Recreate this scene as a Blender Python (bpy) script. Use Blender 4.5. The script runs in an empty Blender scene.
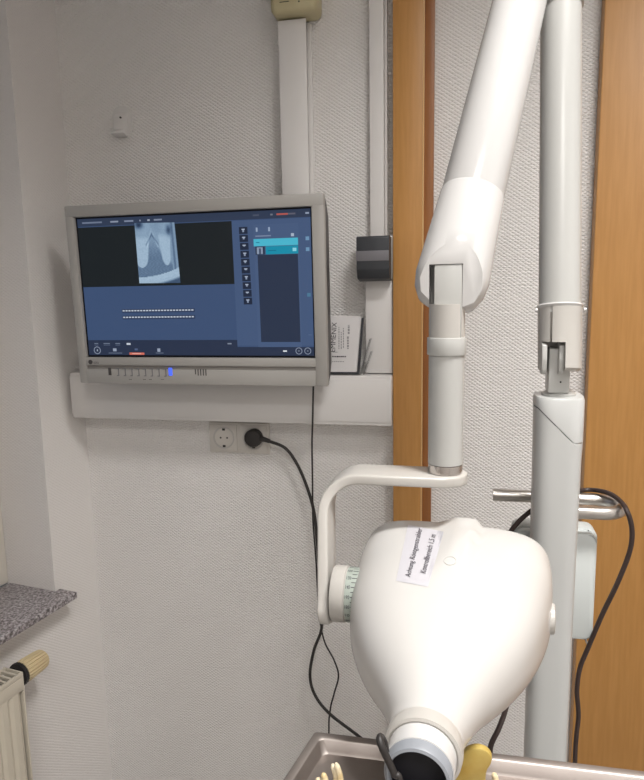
import bpy, bmesh, math, random
from mathutils import Vector, Matrix
from mathutils.bvhtree import BVHTree
random.seed(3)
S = bpy.context.scene
COL = S.collection
PI = math.pi
# ------------------------------------------------------------------ camera
F = 640.0
_dn = Vector((75, 4250, F)).normalized()
_Y = Vector((142, -99.5, F)); _Y = (_Y - _Y.dot(_dn) * _dn).normalized()
_Z = -_dn
_X = _Y.cross(_Z)
CAM = Vector((0, -1.65, 1.5))
def ray(px, py):
    r = Vector((px - 322, py - 390, F))
    return Vector((r.dot(_X), r.dot(_Y), r.dot(_Z)))
def P(px, py, y):
    r = ray(px, py); return CAM + r * ((y - CAM.y) / r.y)
def PZ(px, py, z):
    r = ray(px, py); return CAM + r * ((z - CAM.z) / r.z)
def PD(px, py, d): return CAM + ray(px, py) * (d / F)
camd = bpy.data.cameras.new('camera'); cam = bpy.data.objects.new('camera', camd); COL.objects.link(cam)
right = Vector((_X.x, _Y.x, _Z.x)); down = Vector((_X.y, _Y.y, _Z.y)); fwd = Vector((_X.z, _Y.z, _Z.z))
M = Matrix(((right.x, -down.x, -fwd.x, CAM.x), (right.y, -down.y, -fwd.y, CAM.y), (right.z, -down.z, -fwd.z, CAM.z), (0, 0, 0, 1)))
cam.matrix_world = M
camd.sensor_fit = 'VERTICAL'; camd.sensor_height = 36; camd.sensor_width = 36 * 644 / 780
camd.lens = F / 780 * 36; camd.clip_start = 0.02
S.camera = cam
# ------------------------------------------------------------------ world, lights, exposure
w = bpy.data.worlds.new('World'); S.world = w; w.use_nodes = True
w.node_tree.nodes['Background'].inputs[0].default_value = (0.55, 0.62, 0.75, 1)
w.node_tree.nodes['Background'].inputs[1].default_value = 0.5
S.view_settings.view_transform = 'Standard'; S.view_settings.look = 'None'
S.view_settings.exposure = 0.0; S.view_settings.gamma = 1.0; S.view_settings.use_curve_mapping = False
LAMP = (0.55, -1.28, 2.96); LAMP_SIZE = (0.5, 0.25); LAMP_W = 29
ld = bpy.data.lights.new('ceiling_panel_light', 'AREA'); ld.shape = 'RECTANGLE'; ld.size, ld.size_y = LAMP_SIZE
ld.energy = LAMP_W; ld.spread = math.radians(125); ld.color = (1.0, 0.98, 0.955)
lo = bpy.data.objects.new('ceiling_panel_light', ld); lo.location = LAMP; COL.objects.link(lo)
FILL_LAMP = (0.35, -2.7, 2.96)  # unseen second lamp, added as fill light
ld2 = bpy.data.lights.new('rear_fill_light', 'AREA'); ld2.shape = 'RECTANGLE'; ld2.size, ld2.size_y = (0.6, 0.3)
ld2.energy = 27; ld2.spread = math.radians(140); ld2.color = (1.0, 0.98, 0.955)
lo2 = bpy.data.objects.new('rear_fill_light', ld2); lo2.location = FILL_LAMP; COL.objects.link(lo2)

# ------------------------------------------------------------------ materials
def mat(name, col, rough=0.5, metal=0.0, emit=None, es=1.0, **kw):
    m = bpy.data.materials.new(name); m.use_nodes = True
    b = m.node_tree.nodes['Principled BSDF']
    b.inputs['Base Color'].default_value = (*col, 1); b.inputs['Roughness'].default_value = rough
    b.inputs['Metallic'].default_value = metal
    if emit: b.inputs['Emission Color'].default_value = (*emit, 1); b.inputs['Emission Strength'].default_value = es
    for k, v in kw.items(): b.inputs[k.replace('_', ' ')].default_value = v
    return m
class N:
    def __init__(s, m): s.t = m.node_tree; s.b = s.t.nodes['Principled BSDF']
    def n(s, typ, **kw):
        x = s.t.nodes.new(typ)
        for k, v in kw.items():
            if hasattr(x, k): setattr(x, k, v)
            else: x.inputs[k].default_value = v
        return x
    def l(s, a, b): s.t.links.new(a, b)
    def math(s, op, a, b=None):
        x = s.t.nodes.new('ShaderNodeMath'); x.operation = op
        for i, v in enumerate((a, b)):
            if v is None: continue
            if isinstance(v, (int, float)): x.inputs[i].default_value = v
            else: s.l(v, x.inputs[i])
        return x.outputs[0]
def sub_noise(m, c1, c2, scale, stretch=(1, 1, 1), bump=0.0, detail=4):
    g = N(m); tc = g.n('ShaderNodeTexCoord'); mp = g.n('ShaderNodeMapping'); mp.inputs['Scale'].default_value = stretch
    g.l(tc.outputs['Object'], mp.inputs[0])
    nz = g.n('ShaderNodeTexNoise'); nz.inputs['Scale'].default_value = scale; nz.inputs['Detail'].default_value = detail
    g.l(mp.outputs[0], nz.inputs['Vector'])
    r = g.n('ShaderNodeValToRGB'); r.color_ramp.elements[0].color = (*c1, 1); r.color_ramp.elements[1].color = (*c2, 1)
    r.color_ramp.elements[0].position = 0.35; r.color_ramp.elements[1].position = 0.65
    g.l(nz.outputs[0], r.inputs[0]); g.l(r.outputs[0], g.b.inputs['Base Color'])
    if bump:
        bp = g.n('ShaderNodeBump'); bp.inputs['Strength'].default_value = bump; bp.inputs['Distance'].default_value = 0.001
        g.l(nz.outputs[0], bp.inputs['Height']); g.l(bp.outputs[0], g.b.inputs['Normal'])
    return m
def wallpaper(name, col, bump=0.5):
    m = mat(name, col, 0.62); g = N(m)
    geo = g.n('ShaderNodeNewGeometry'); sx = g.n('ShaderNodeSeparateXYZ'); g.l(geo.outputs['Position'], sx.inputs[0])
    nz = g.n('ShaderNodeTexNoise'); nz.inputs['Scale'].default_value = 60; nz.inputs['Detail'].default_value = 2
    g.l(geo.outputs['Position'], nz.inputs['Vector'])
    jit = g.math('MULTIPLY', nz.outputs[0], 0.0022)
    u = g.math('ADD', g.math('ADD', sx.outputs[0], sx.outputs[1]), jit)
    a = g.math('MULTIPLY', u, PI / 0.0128)
    b = g.math('MULTIPLY', g.math('ADD', sx.outputs[2], jit), PI / 0.0088)
    s1 = g.math('ABSOLUTE', g.math('SINE', g.math('ADD', a, b)))
    s2 = g.math('ABSOLUTE', g.math('SINE', g.math('SUBTRACT', a, b)))
    h = g.math('MULTIPLY', s1, s2)
    h = g.math('POWER', h, 0.6)
    n2 = g.n('ShaderNodeTexNoise'); n2.inputs['Scale'].default_value = 350
    g.l(geo.outputs['Position'], n2.inputs['Vector'])
    h = g.math('ADD', h, g.math('MULTIPLY', n2.outputs[0], 0.3))
    mp = g.n('ShaderNodeMapping'); mp.inputs['Scale'].default_value = (18, 18, 260); g.l(geo.outputs['Position'], mp.inputs[0])
    n3 = g.n('ShaderNodeTexNoise'); n3.inputs['Scale'].default_value = 1.0; n3.inputs['Detail'].default_value = 2; g.l(mp.outputs[0], n3.inputs['Vector'])
    h = g.math('ADD', h, g.math('MULTIPLY', n3.outputs[0], 1.3))
    bp = g.n('ShaderNodeBump'); bp.inputs['Strength'].default_value = bump; bp.inputs['Distance'].default_value = 0.0026
    g.l(h, bp.inputs['Height']); g.l(bp.outputs[0], g.b.inputs['Normal'])
    return m
def wood(name, c1, c2):
    return sub_noise(mat(name, c1, 0.42), c1, c2, 14, (9, 9, 0.55), 0.05, 6)
M_ = {}
M_['wall'] = wallpaper('embossed_wallpaper', (0.79, 0.765, 0.745), 0.72)
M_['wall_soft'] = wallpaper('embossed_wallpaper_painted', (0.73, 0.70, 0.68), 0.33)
M_['ceil'] = mat('ceiling_paint', (0.75, 0.74, 0.72), 0.8)
M_['floor'] = sub_noise(mat('linoleum', (0.3, 0.3, 0.28), 0.5), (0.27, 0.27, 0.26), (0.34, 0.33, 0.31), 8)
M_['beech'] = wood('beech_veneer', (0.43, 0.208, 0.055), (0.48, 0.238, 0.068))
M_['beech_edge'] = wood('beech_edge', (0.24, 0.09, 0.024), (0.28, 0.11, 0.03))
M_['beech_jamb'] = mat('pale_lipping', (0.66, 0.42, 0.19), 0.4)
M_['pvc'] = mat('white_pvc', (0.70, 0.68, 0.665), 0.38)
M_['pvc_old'] = sub_noise(mat('yellowed_pvc', (0.5, 0.44, 0.26), 0.45), (0.48, 0.42, 0.25), (0.53, 0.47, 0.29), 9)
M_['dark_gap'] = mat('dark_gap', (0.03, 0.028, 0.026), 0.8)
M_['enamel'] = mat('white_enamel', (0.55, 0.54, 0.53), 0.18)
M_['enamel_head'] = mat('white_head_enamel', (0.54, 0.525, 0.505), 0.27)
M_['enamel_grey'] = mat('grey_white_enamel', (0.44, 0.438, 0.42), 0.28)
M_['column'] = mat('light_grey_column', (0.50, 0.505, 0.495), 0.3)
M_['bracket'] = mat('cream_enamel', (0.46, 0.44, 0.41), 0.3)
M_['chrome'] = mat('chrome', (0.62, 0.58, 0.55), 0.18, 1.0)
M_['steel'] = sub_noise(mat('brushed_steel', (0.5, 0.48, 0.45), 0.33, 1.0), (0.50, 0.47, 0.44), (0.58, 0.55, 0.52), 30, (1, 8, 8))
M_['tray'] = sub_noise(mat('tray_steel', (0.5, 0.46, 0.43), 0.46, 1.0), (0.33, 0.29, 0.27), (0.39, 0.35, 0.325), 12, (1, 1, 1))
M_['monitor'] = mat('monitor_grey', (0.37, 0.355, 0.335), 0.45)
M_['monitor_groove'] = mat('monitor_groove_shade', (0.22, 0.205, 0.19), 0.5)  # shade of the groove put into its colour, darker than the bezel
M_['monitor_dark'] = mat('monitor_back_plastic', (0.06, 0.055, 0.055), 0.5)
M_['black'] = mat('black_plastic', (0.016, 0.015, 0.016), 0.4)
M_['rubber'] = mat('black_rubber', (0.02, 0.017, 0.016), 0.5)
M_['brown_rubber'] = mat('brown_black_rubber', (0.035, 0.02, 0.017), 0.45)
M_['anthracite'] = mat('anthracite_plastic', (0.035, 0.038, 0.045), 0.45)
M_['band'] = mat('grey_band', (0.17, 0.165, 0.18), 0.4)
M_['socket'] = mat('socket_plastic', (0.60, 0.57, 0.53), 0.35)
M_['socket_in'] = mat('socket_inner', (0.5, 0.48, 0.46), 0.3)
M_['box_grey'] = mat('pale_green_grey', (0.58, 0.61, 0.60), 0.4)
M_['scale'] = mat('scale_green', (0.33, 0.37, 0.33), 0.4)
M_['ring_grey'] = mat('grey_ring', (0.25, 0.265, 0.29), 0.45)
M_['inside'] = mat('black_inside', (0.006, 0.006, 0.010), 0.6)
M_['paper'] = mat('white_paper', (0.72, 0.70, 0.70), 0.7)
M_['sticker'] = mat('sticker_film', (0.50, 0.49, 0.52), 0.4)
M_['ink'] = mat('black_ink', (0.04, 0.035, 0.05), 0.6)
M_['ink_grey'] = mat('grey_ink', (0.33, 0.32, 0.33), 0.6)
M_['acrylic'] = mat('clear_acrylic', (0.85, 0.86, 0.86), 0.08, Transmission_Weight=0.9, IOR=1.2)
M_['radiator'] = mat('cream_radiator_enamel', (0.58, 0.53, 0.44), 0.35)
M_['valve'] = mat('yellowed_valve', (0.60, 0.49, 0.30), 0.45)
M_['ivory'] = sub_noise(mat('ivory_teeth', (0.72, 0.62, 0.42), 0.3), (0.62, 0.48, 0.25), (0.80, 0.72, 0.55), 60)
M_['yellow'] = sub_noise(mat('amber_plastic', (0.62, 0.42, 0.08), 0.3, Subsurface_Weight=0.0), (0.38, 0.245, 0.045), (0.44, 0.33, 0.095), 40)
M_['frame_win'] = mat('cream_window_frame', (0.66, 0.62, 0.55), 0.35)
M_['glass'] = mat('window_glass', (0.9, 0.93, 0.95), 0.02, Transmission_Weight=1.0, IOR=1.45)
M_['brass'] = mat('brass', (0.35, 0.24, 0.1), 0.3, 1.0)
M_['led'] = mat('blue_led', (0.05, 0.1, 0.8), 0.3, emit=(0.06, 0.13, 0.9), es=0.9)
M_['lamp'] = mat('lamp_diffuser', (0.9, 0.9, 0.88), 0.5, emit=(1, 0.96, 0.91), es=4.0)
m = mat('speckled_granite', (0.2, 0.19, 0.2), 0.3); g = N(m)
tc = g.n('ShaderNodeTexCoord')
vz = g.n('ShaderNodeTexNoise'); vz.inputs['Scale'].default_value = 170; vz.inputs['Detail'].default_value = 3; g.l(tc.outputs['Object'], vz.inputs['Vector'])
rp = g.n('ShaderNodeValToRGB'); e = rp.color_ramp.elements
e[0].position = 0.36; e[0].color = (0.07, 0.06, 0.062, 1); e[1].position = 0.66; e[1].color = (0.55, 0.53, 0.54, 1)
k = rp.color_ramp.elements.new(0.47); k.color = (0.25, 0.22, 0.225, 1); k = rp.color_ramp.elements.new(0.56); k.color = (0.33, 0.30, 0.315, 1)
g.l(vz.outputs[0], rp.inputs[0]); g.l(rp.outputs[0], g.b.inputs['Base Color']); M_['granite'] = m
# screen: colours come from a face-corner attribute and are given off by the panel
m = mat('lit_screen', (0.004, 0.004, 0.005), 0.35); g = N(m)
at_ = g.n('ShaderNodeAttribute'); at_.attribute_name = 'pic'
g.l(at_.outputs['Color'], g.b.inputs['Emission Color']); g.b.inputs['Emission Strength'].default_value = 0.8; g.b.inputs['Specular IOR Level'].default_value = 0.15; M_['screen'] = m

# ------------------------------------------------------------------ mesh helpers
def obj(name, bm, m, parent=None, smooth=True, angle=35):
    me = bpy.data.meshes.new(name)
    bm.normal_update(); bm.to_mesh(me); bm.free()
    o = bpy.data.objects.new(name, me); COL.objects.link(o)
    for x in (m if isinstance(m, (list, tuple)) else [m]): me.materials.append(M_[x] if isinstance(x, str) else x)
    if smooth:
        me.polygons.foreach_set('use_smooth', [True] * len(me.polygons))
        try: me.set_sharp_from_angle(angle=math.radians(angle))
        except Exception: pass
    if parent: o.parent = parent
    return o
def tag(o, label=None, cat=None, group=None, kind=None):
    if label: o['label'] = label
    if cat: o['category'] = cat
    if group: o['group'] = group
    if kind: o['kind'] = kind
    return o
def empty(name, loc=(0, 0, 0), rot=(0, 0, 0)):
    o = bpy.data.objects.new(name, None); COL.objects.link(o); o.location = loc; o.rotation_euler = rot
    o.empty_display_size = 0.05
    return o
def MW(o): return Matrix.LocRotScale(o.location, o.rotation_euler, None)
def box(bm, x0, x1, y0, y1, z0, z1, bev=0.0, mi=0, seg=2, T=None):
    t = bmesh.new()
    vs = [t.verts.new((x, y, z)) for x in (x0, x1) for y in (y0, y1) for z in (z0, z1)]
    for f in ((0, 1, 3, 2), (4, 6, 7, 5), (0, 4, 5, 1), (2, 3, 7, 6), (0, 2, 6, 4), (1, 5, 7, 3)): t.faces.new([vs[i] for i in f])
    bmesh.ops.recalc_face_normals(t, faces=t.faces)
    if bev: bmesh.ops.bevel(t, geom=t.edges[:], offset=bev, segments=seg, affect='EDGES', profile=0.5)
    merge(bm, t, mi, T); return bm
def merge(bm, t, mi=0, T=None):
    mp = {}
    for v in t.verts: mp[v] = bm.verts.new(T @ v.co if T else v.co)
    for f in t.faces:
        try: nf = bm.faces.new([mp[v] for v in f.verts]); nf.material_index = mi if mi is not None else f.material_index
        except ValueError: pass
    t.free()
def B(*a, **k): return box(bmesh.new(), *a, **k)
def frame_of(d):
    d = d.normalized(); up = Vector((0, 0, 1)) if abs(d.z) < 0.95 else Vector((0, 1, 0))
    u = up.cross(d).normalized(); return u, d.cross(u)
def rings(bm, R, close_u=True, cap=(True, True), mi=0):
    """R: list of rings of Vectors"""
    V = [[bm.verts.new(p) for p in r] for r in R]; n = len(V[0])
    for i in range(len(V) - 1):
        for j in range(n if close_u else n - 1):
            f = bm.faces.new((V[i][j], V[i][(j + 1) % n], V[i + 1][(j + 1) % n], V[i + 1][j])); f.material_index = mi
    if cap[0]: bm.faces.new(list(reversed(V[0]))).material_index = mi
    if cap[1]: bm.faces.new(V[-1]).material_index = mi
    return V
def lathe(bm, o, d, prof, n=48, mi=0, cap=(True, True)):
    """prof: (distance along d, radius)"""
    o = Vector(o); d = Vector(d).normalized(); u, v = frame_of(d)
    R = [[o + d * t + (u * math.cos(2 * PI * j / n) + v * math.sin(2 * PI * j / n)) * r for j in range(n)] for t, r in prof]
    t_ = bmesh.new(); rings(t_, R, cap=cap); bmesh.ops.recalc_face_normals(t_, faces=t_.faces); merge(bm, t_, mi); return bm
def cyl(bm, a, b, r, r2=None, bev=0.0, n=40, mi=0):
    a = Vector(a); b = Vector(b); L = (b - a).length; r2 = r if r2 is None else r2
    if bev: prof = [(0, r - bev), (bev * .3, r - bev * .3), (bev, r), (L - bev, r2), (L - bev * .3, r2 - bev * .3), (L, r2 - bev)]
    else: prof = [(0, r), (L, r2)]
    return lathe(bm, a, b - a, prof, n, mi)
def catmull(pts, n=10):
    pts = [Vector(p) for p in pts]; out = []
    Q = [pts[0] * 2 - pts[1]] + pts + [pts[-1] * 2 - pts[-2]]
    for i in range(1, len(Q) - 2):
        for k in range(n):
            t = k / n; a, b, c, d = Q[i - 1:i + 3]
            out.append(0.5 * ((2 * b) + (c - a) * t + (2 * a - 5 * b + 4 * c - d) * t * t + (3 * b - a - 3 * c + d) * t ** 3))
    out.append(pts[-1]); return out
def tube(bm, pts, r, n=10, mi=0, raw=False, step=10):
    L = [Vector(p) for p in pts] if raw else catmull(pts, step)
    rr = r if callable(r) else (lambda s: r)
    R = []; d0 = (L[1] - L[0]).normalized(); u, v = frame_of(d0)
    for i, p in enumerate(L):
        d = (L[min(i + 1, len(L) - 1)] - L[max(i - 1, 0)]).normalized()
        u = (u - d * u.dot(d)).normalized(); v = d.cross(u)
        q = rr(i / (len(L) - 1))
        R.append([p + (u * math.cos(2 * PI * j / n) + v * math.sin(2 * PI * j / n)) * q for j in range(n)])
    t_ = bmesh.new(); rings(t_, R); bmesh.ops.recalc_face_normals(t_, faces=t_.faces); merge(bm, t_, mi); return bm
def prism(bm, poly, axis, a, b, mi=0, bev=0.0, T=None):
    """poly: 2D points in the other two axes (order x,y,z without axis)"""
    t = bmesh.new()
    def mk(p, c):
        if axis == 'x': return (c, p[0], p[1])
        if axis == 'y': return (p[0], c, p[1])
        return (p[0], p[1], c)
    A = [t.verts.new(mk(p, a)) for p in poly]; Bv = [t.verts.new(mk(p, b)) for p in poly]; n = len(poly)
    t.faces.new(A); t.faces.new(list(reversed(Bv)))
    for i in range(n): t.faces.new((A[i], Bv[i], Bv[(i + 1) % n], A[(i + 1) % n]))
    bmesh.ops.recalc_face_normals(t, faces=t.faces)
    if bev: bmesh.ops.bevel(t, geom=[e for e in t.edges], offset=bev, segments=2, affect='EDGES', profile=0.5)
    merge(bm, t, mi, T); return bm
def text_mesh(s, size=1.0, bold=0.0):
    c = bpy.data.curves.new('t', 'FONT'); c.body = s; c.size = size; c.offset = bold; c.resolution_u = 3
    o = bpy.data.objects.new('t', c); COL.objects.link(o)
    bpy.context.view_layer.update()
    e = o.evaluated_get(bpy.context.evaluated_depsgraph_get()); me = e.to_mesh()
    vs = [(v.co.x, v.co.y) for v in me.vertices]; fs = [tuple(p.vertices) for p in me.polygons]
    e.to_mesh_clear(); bpy.data.objects.remove(o); bpy.data.curves.remove(c)
    return vs, fs
def add_text(bm, s, fn, size=1.0, mi=0, bold=0.0):
    """fn maps text (x in 0..1 of width, y in units of width or height) to a point"""
    vs, fs = text_mesh(s, size, bold)
    if not vs: return
    x0 = min(v[0] for v in vs); x1 = max(v[0] for v in vs); y0 = min(v[1] for v in vs); y1 = max(v[1] for v in vs)
    V = [bm.verts.new(fn((x - x0) / (x1 - x0), (y - y0) / (y1 - y0))) for x, y in vs]
    for f in fs:
        try: bm.faces.new([V[i] for i in f]).material_index = mi
        except ValueError: pass
def boolean(o, cutters):
    for c in cutters:
        md = o.modifiers.new('b', 'BOOLEAN'); md.operation = 'DIFFERENCE'; md.object = c; md.solver = 'EXACT'
    bpy.context.view_layer.update()
    e = o.evaluated_get(bpy.context.evaluated_depsgraph_get()); me = bpy.data.meshes.new_from_object(e)
    o.modifiers.clear(); old = o.data; o.data = me; bpy.data.meshes.remove(old)
    for c in cutters: bpy.data.objects.remove(c)
    me.polygons.foreach_set('use_smooth', [True] * len(me.polygons))
    me.set_sharp_from_angle(angle=math.radians(35))
def struct(name, bm, m, parent=None, **k):
    o = obj(name, bm, m, parent, **k)
    if not parent: o['kind'] = 'structure'
    return o

# ------------------------------------------------------------------ the room
ZC = 3.0; FL = -.12; XR = 1.35; YF = -3.3; XC = -1.078
TH = math.atan2(-.159, .987)
struct('wall_back', B(XC - .02, XR + .1, 0, .1, FL, ZC), 'wall')
lw = empty('wall_left', (XC, 0, 0), (0, 0, TH)); lw['kind'] = 'structure'
# local frame: x into the room, y towards the back wall
NY = -.167; NZ0 = .67; NZ1 = 2.35; NEND = -1.75; WT = .3
bm = B(-WT, 0, NY, .09, FL, ZC)
box(bm, -WT, 0, NEND, NY, FL, NZ0 - .002); box(bm, -WT, 0, NEND, NY, NZ1, ZC); box(bm, -WT, 0, -3.6, NEND, FL, ZC)
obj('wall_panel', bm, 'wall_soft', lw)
struct('wall_right', B(XR, XR + .1, YF, 0, FL, ZC), 'wall')
struct('wall_front', B(-2.2, XR + .1, YF - .1, YF, FL, ZC), 'wall')
struct('floor', B(-2.2, XR + .1, YF - .1, .1, FL - .1, FL), 'floor')
struct('ceiling', B(-2.2, XR + .1, YF - .1, .1, ZC, ZC + .1), 'ceil')
# window in its niche, granite board, cream frame
wn = empty('window_1', (XC, 0, 0), (0, 0, TH)); wn['kind'] = 'structure'
sill = B(-.165, .062, NEND + .004, NY - .001, .672, .69, bev=.0015)
box(sill, .001, .062, NY - .002, -.150, .672, .69, bev=.0015)
o = obj('window_sill', sill, 'granite', wn); o['label'] = 'speckled grey granite board'
fr = bmesh.new(); XW = -.172
box(fr, XW - .05, XW, NY - .055, NY - .001, .69, NZ1, .003); box(fr, XW - .05, XW, NEND + .001, NEND + .06, .69, NZ1, .003)
box(fr, XW - .05, XW, NEND + .06, NY - .055, .69, .76, .003); box(fr, XW - .05, XW, NEND + .06, NY - .055, NZ1 - .07, NZ1 - .001, .003)
box(fr, XW - .05, XW, -.99, -.93, .76, NZ1 - .07, .003)
obj('window_frame', fr, 'frame_win', wn)
sa = bmesh.new()
for a, b in ((-.93, NY - .055), (NEND + .06, -.99)):
    for c in ((b - .05, b), (a, a + .05)): box(sa, XW - .03, XW + .018, c[0], c[1], .765, NZ1 - .075, .004)
    box(sa, XW - .03, XW + .018, a + .05, b - .05, .765, .82, .004); box(sa, XW - .03, XW + .018, a + .05, b - .05, NZ1 - .13, NZ1 - .075, .004)
obj('window_sash', sa, 'frame_win', wn)
obj('window_glass', B(XW - .018, XW - .012, NEND + .1, NY - .1, .8, NZ1 - .12), 'glass', wn)
hg = bmesh.new(); cyl(hg, (XW + .022, NY - .05, .80), (XW + .022, NY - .05, .83), .004, bev=.002, n=16)
obj('hinge', hg, 'brass', wn)
# post of the door case on the back wall
pst = empty('trim_1', (0, 0, 0)); pst['kind'] = 'structure'
obj('post_face', B(-.1725, -.1015, -.04, 0, FL, ZC - .001, bev=.0015), 'beech', pst)
obj('lipping', B(-.1015, -.0985, -.0405, 0, FL, ZC - .001, bev=.0006), 'beech_jamb', pst)
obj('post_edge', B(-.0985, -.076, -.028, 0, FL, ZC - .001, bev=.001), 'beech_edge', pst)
# wide wooden door at the right
dr = empty('door_1', (0, 0, 0)); dr['kind'] = 'structure'
obj('door_leaf', B(.291, 1.22, -.045, -.004, FL + .01, 2.3, bev=.003), 'beech', dr)
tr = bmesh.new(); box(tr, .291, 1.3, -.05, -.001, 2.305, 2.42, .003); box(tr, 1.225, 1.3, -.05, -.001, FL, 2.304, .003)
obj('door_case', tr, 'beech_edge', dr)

# ------------------------------------------------------------------ things on the wall
t = empty('cable_trunking', (-.62, 0, 1.165))
tag(t, 'long horizontal white cable trunking fixed to the wall under the monitor', 'cable trunking')
obj('trunking_body', B(-.4555, .446, -.063, -.001, 0, .128, bev=.003), 'pvc', t)
obj('trunking_lid', B(-.4558, .4458, -.066, -.0615, .009, .119, bev=.0015), 'pvc', t)
t = empty('cable_duct', (-.415, 0, 1.295))
tag(t, 'wide vertical white cable duct rising behind the monitor to the yellowed box', 'cable duct')
obj('duct_body', B(-.035, .028, -.040, -.0005, 0, .860, bev=.002), 'pvc', t)
obj('duct_lid', B(-.035, .035, -.046, -.0405, 0, .859, bev=.002), 'pvc', t)
obj('duct_foot', B(.0285, .04, -.012, -.0005, 0, .859, bev=.001), 'pvc', t)
t = empty('cable_duct', (-.2125, 0, 1.295))
tag(t, 'narrow white cable duct running up the wall beside the wooden post', 'cable duct')
obj('duct_lid', B(-.0185, .0165, -.022, -.0005, .235, 1.204, bev=.0015), 'pvc', t)
obj('duct_side', B(.017, .024, -.014, -.0005, .235, 1.204, bev=.001), 'pvc', t)
obj('wide_duct', B(-.031, .038, -.030, -.0005, .0005, .2345, bev=.002), 'pvc', t)
# yellowed box above the wide duct
t = empty('junction_box', (-.40, 0, 2.158))
tag(t, 'yellowed cream plastic box on top of the wide duct, cut by the top edge', 'junction box')
bx = B(-.061, .053, -.078, -.0005, .0, .20, bev=.016, seg=4); obj('box_cover', bx, 'pvc_old', t)
for k in range(2): obj('slot', B(-.035, -.012, -.0788, -.0775, .022 + k * .006, .0235 + k * .006), 'dark_gap', t)
sl = bmesh.new(); cyl(sl, (.012, -.0788, .020), (.012, -.077, .020), .002, n=10); obj('screw', sl, 'dark_gap', t)
t = empty('shade_cupboard', (-.76, 0, 2.30))  # unseen cupboard, added to cast shade on the wall's upper left
tag(t, 'white cupboard added out of view to shade the upper left wall', 'cupboard')
obj('shade_cupboard_body', B(-.28, .30, -.45, -.001, .02, .44, bev=.003), 'pvc', t)
obj('shade_cupboard_door', B(-.278, .009, -.468, -.451, .022, .438, bev=.003), 'pvc', t)
obj('shade_cupboard_door', B(.011, .298, -.468, -.451, .022, .438, bev=.003), 'pvc', t)
# little wall hook
hp = P(123, 122, 0)
t = empty('wall_hook', (hp.x, 0, hp.z)); tag(t, 'small off-white adhesive hook on the bare wall above the monitor', 'wall hook')
hb = bmesh.new()
def rrect(w, h, r, n=6):
    o = []
    for cx, cy, a0 in ((w - r, h - r, 0), (-w + r, h - r, 90), (-w + r, -h + r, 180), (w - r, -h + r, 270)):
        for k in range(n + 1):
            a = math.radians(a0 + 90 * k / n); o.append((cx + r * math.cos(a), cy + r * math.sin(a)))
    return o
prism(hb, rrect(.028, .040, .025), 'y', -.0055, -.0005, bev=.001); obj('back_plate', hb, 'pvc', t)
hk = bmesh.new()
prism(hk, [(-.005, .022), (-.011, .012), (-.015, -.022), (-.034, -.030), (-.036, -.036), (-.012, -.042), (-.005, -.036)], 'x', -.020, .018, bev=.002)
obj('hook', hk, 'pvc', t)
pin = bmesh.new(); cyl(pin, (.001, -.0118, .008), (.001, -.0155, .008), .0025, n=12); obj('screw', pin, 'dark_gap', t)
# dark dispenser
t = empty('wall_dispenser', (-.2155, 0, 1.53)); tag(t, 'dark grey box with a paler band mounted over the narrow duct', 'dispenser')
obj('mounting_plate', B(-.046, .0412, -.036, -.031, .004, .108, bev=.001), 'pvc', t)
db = bmesh.new()
prism(db, [(-.0365, -.002), (-.075, .004), (-.087, .026), (-.087, .101), (-.083, .105), (-.0365, .105)], 'x', -.0405, .0395, bev=.0015)
obj('housing', db, 'anthracite', t)
obj('front_band', B(-.0408, .0385, -.0885, -.0865, .046, .070, bev=.0006), 'band', t)
# leaflet holder and leaflet
t = empty('leaflet_holder', (-.262, 0, 1.296)); tag(t, 'clear leaflet holder with black foot standing on the trunking', 'leaflet holder')
f_ = bmesh.new(); box(f_, -.08, .004, -.058, -.042, 0, .006, bev=.001)
prism(f_, [(.000, .004), (.004, .0), (.0175, .142), (.0125, .142)], 'y', -.056, -.043); obj('black_edge', f_, 'anthracite', t)
f_ = bmesh.new()
prism(f_, [(.006, .0), (.0085, .0), (.035, .09), (.033, .09)], 'y', -.058, -.030)
prism(f_, [(.016, .0), (.018, .0), (.037, .058), (.035, .058)], 'y', -.058, -.030); obj('clear_panel', f_, 'acrylic', t)
lf = empty('leaflet', (-.262, -.060, 1.302)); tag(lf, 'white printed leaflet with bold sideways lettering at the right of the monitor', 'leaflet')
lb = bmesh.new(); prism(lb, [(-.085, 0), (-.001, 0), (.0115, .140), (-.085, .143)], 'y', 0, .0015); obj('sheet', lb, 'paper', lf)
pr_ = bmesh.new()
def leaf(px, py):
    q = P(px, py, -.0604); return q - Vector((-.262, -.060, 1.302))
def leaf_text(s, p0, p1, h, mi=0, bold=0.01):      # baseline from p0 to p1 in the picture, height h px to the left of the run
    a = leaf(*p0); b = leaf(*p1); d = b - a; nrm = Vector((-d.z, 0, d.x)).normalized() * (h * .0024)
    add_text(pr_, s, lambda u, v: a + d * u + nrm * v, mi=mi, bold=bold)
leaf_text('EMMENIX', (335.0, 352), (336.8, 322.5), 5.2, bold=0)
def marks(x, y0, y1, wdt):              # a column of unreadable small print running up the sheet
    y = y0
    while y > y1:
        n_ = random.uniform(1.0, 2.6); a = leaf(x, y); b = leaf(x + wdt, max(y1, y - n_)); box(pr_, a.x, b.x, -.0006, -.0002, a.z, b.z, mi=1); y -= n_ + .7
for x, y0, y1, wd in ((338.5, 349, 327, .9), (340.8, 349, 332, .9), (343, 348, 328, .9), (347.0, 349, 336, 1.8), (347.8, 334, 325, 1.8)): marks(x, y0, y1, wd)
for y, x0, x1, h in ((352.5, 333, 338, .7), (357.2, 332, 346, 1.3), (362, 332, 344, .8)):
    x = x0
    while x < x1:
        n_ = random.uniform(.8, 2.2); a = leaf(x, y); b = leaf(min(x1, x + n_), y - h); box(pr_, a.x, b.x, -.0006, -.0002, a.z, b.z, mi=1 if h < 1 else 0); x += n_ + .5
for f in pr_.faces: pass
obj('print', pr_, ['ink', 'ink_grey'], lf, smooth=False)
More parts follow.
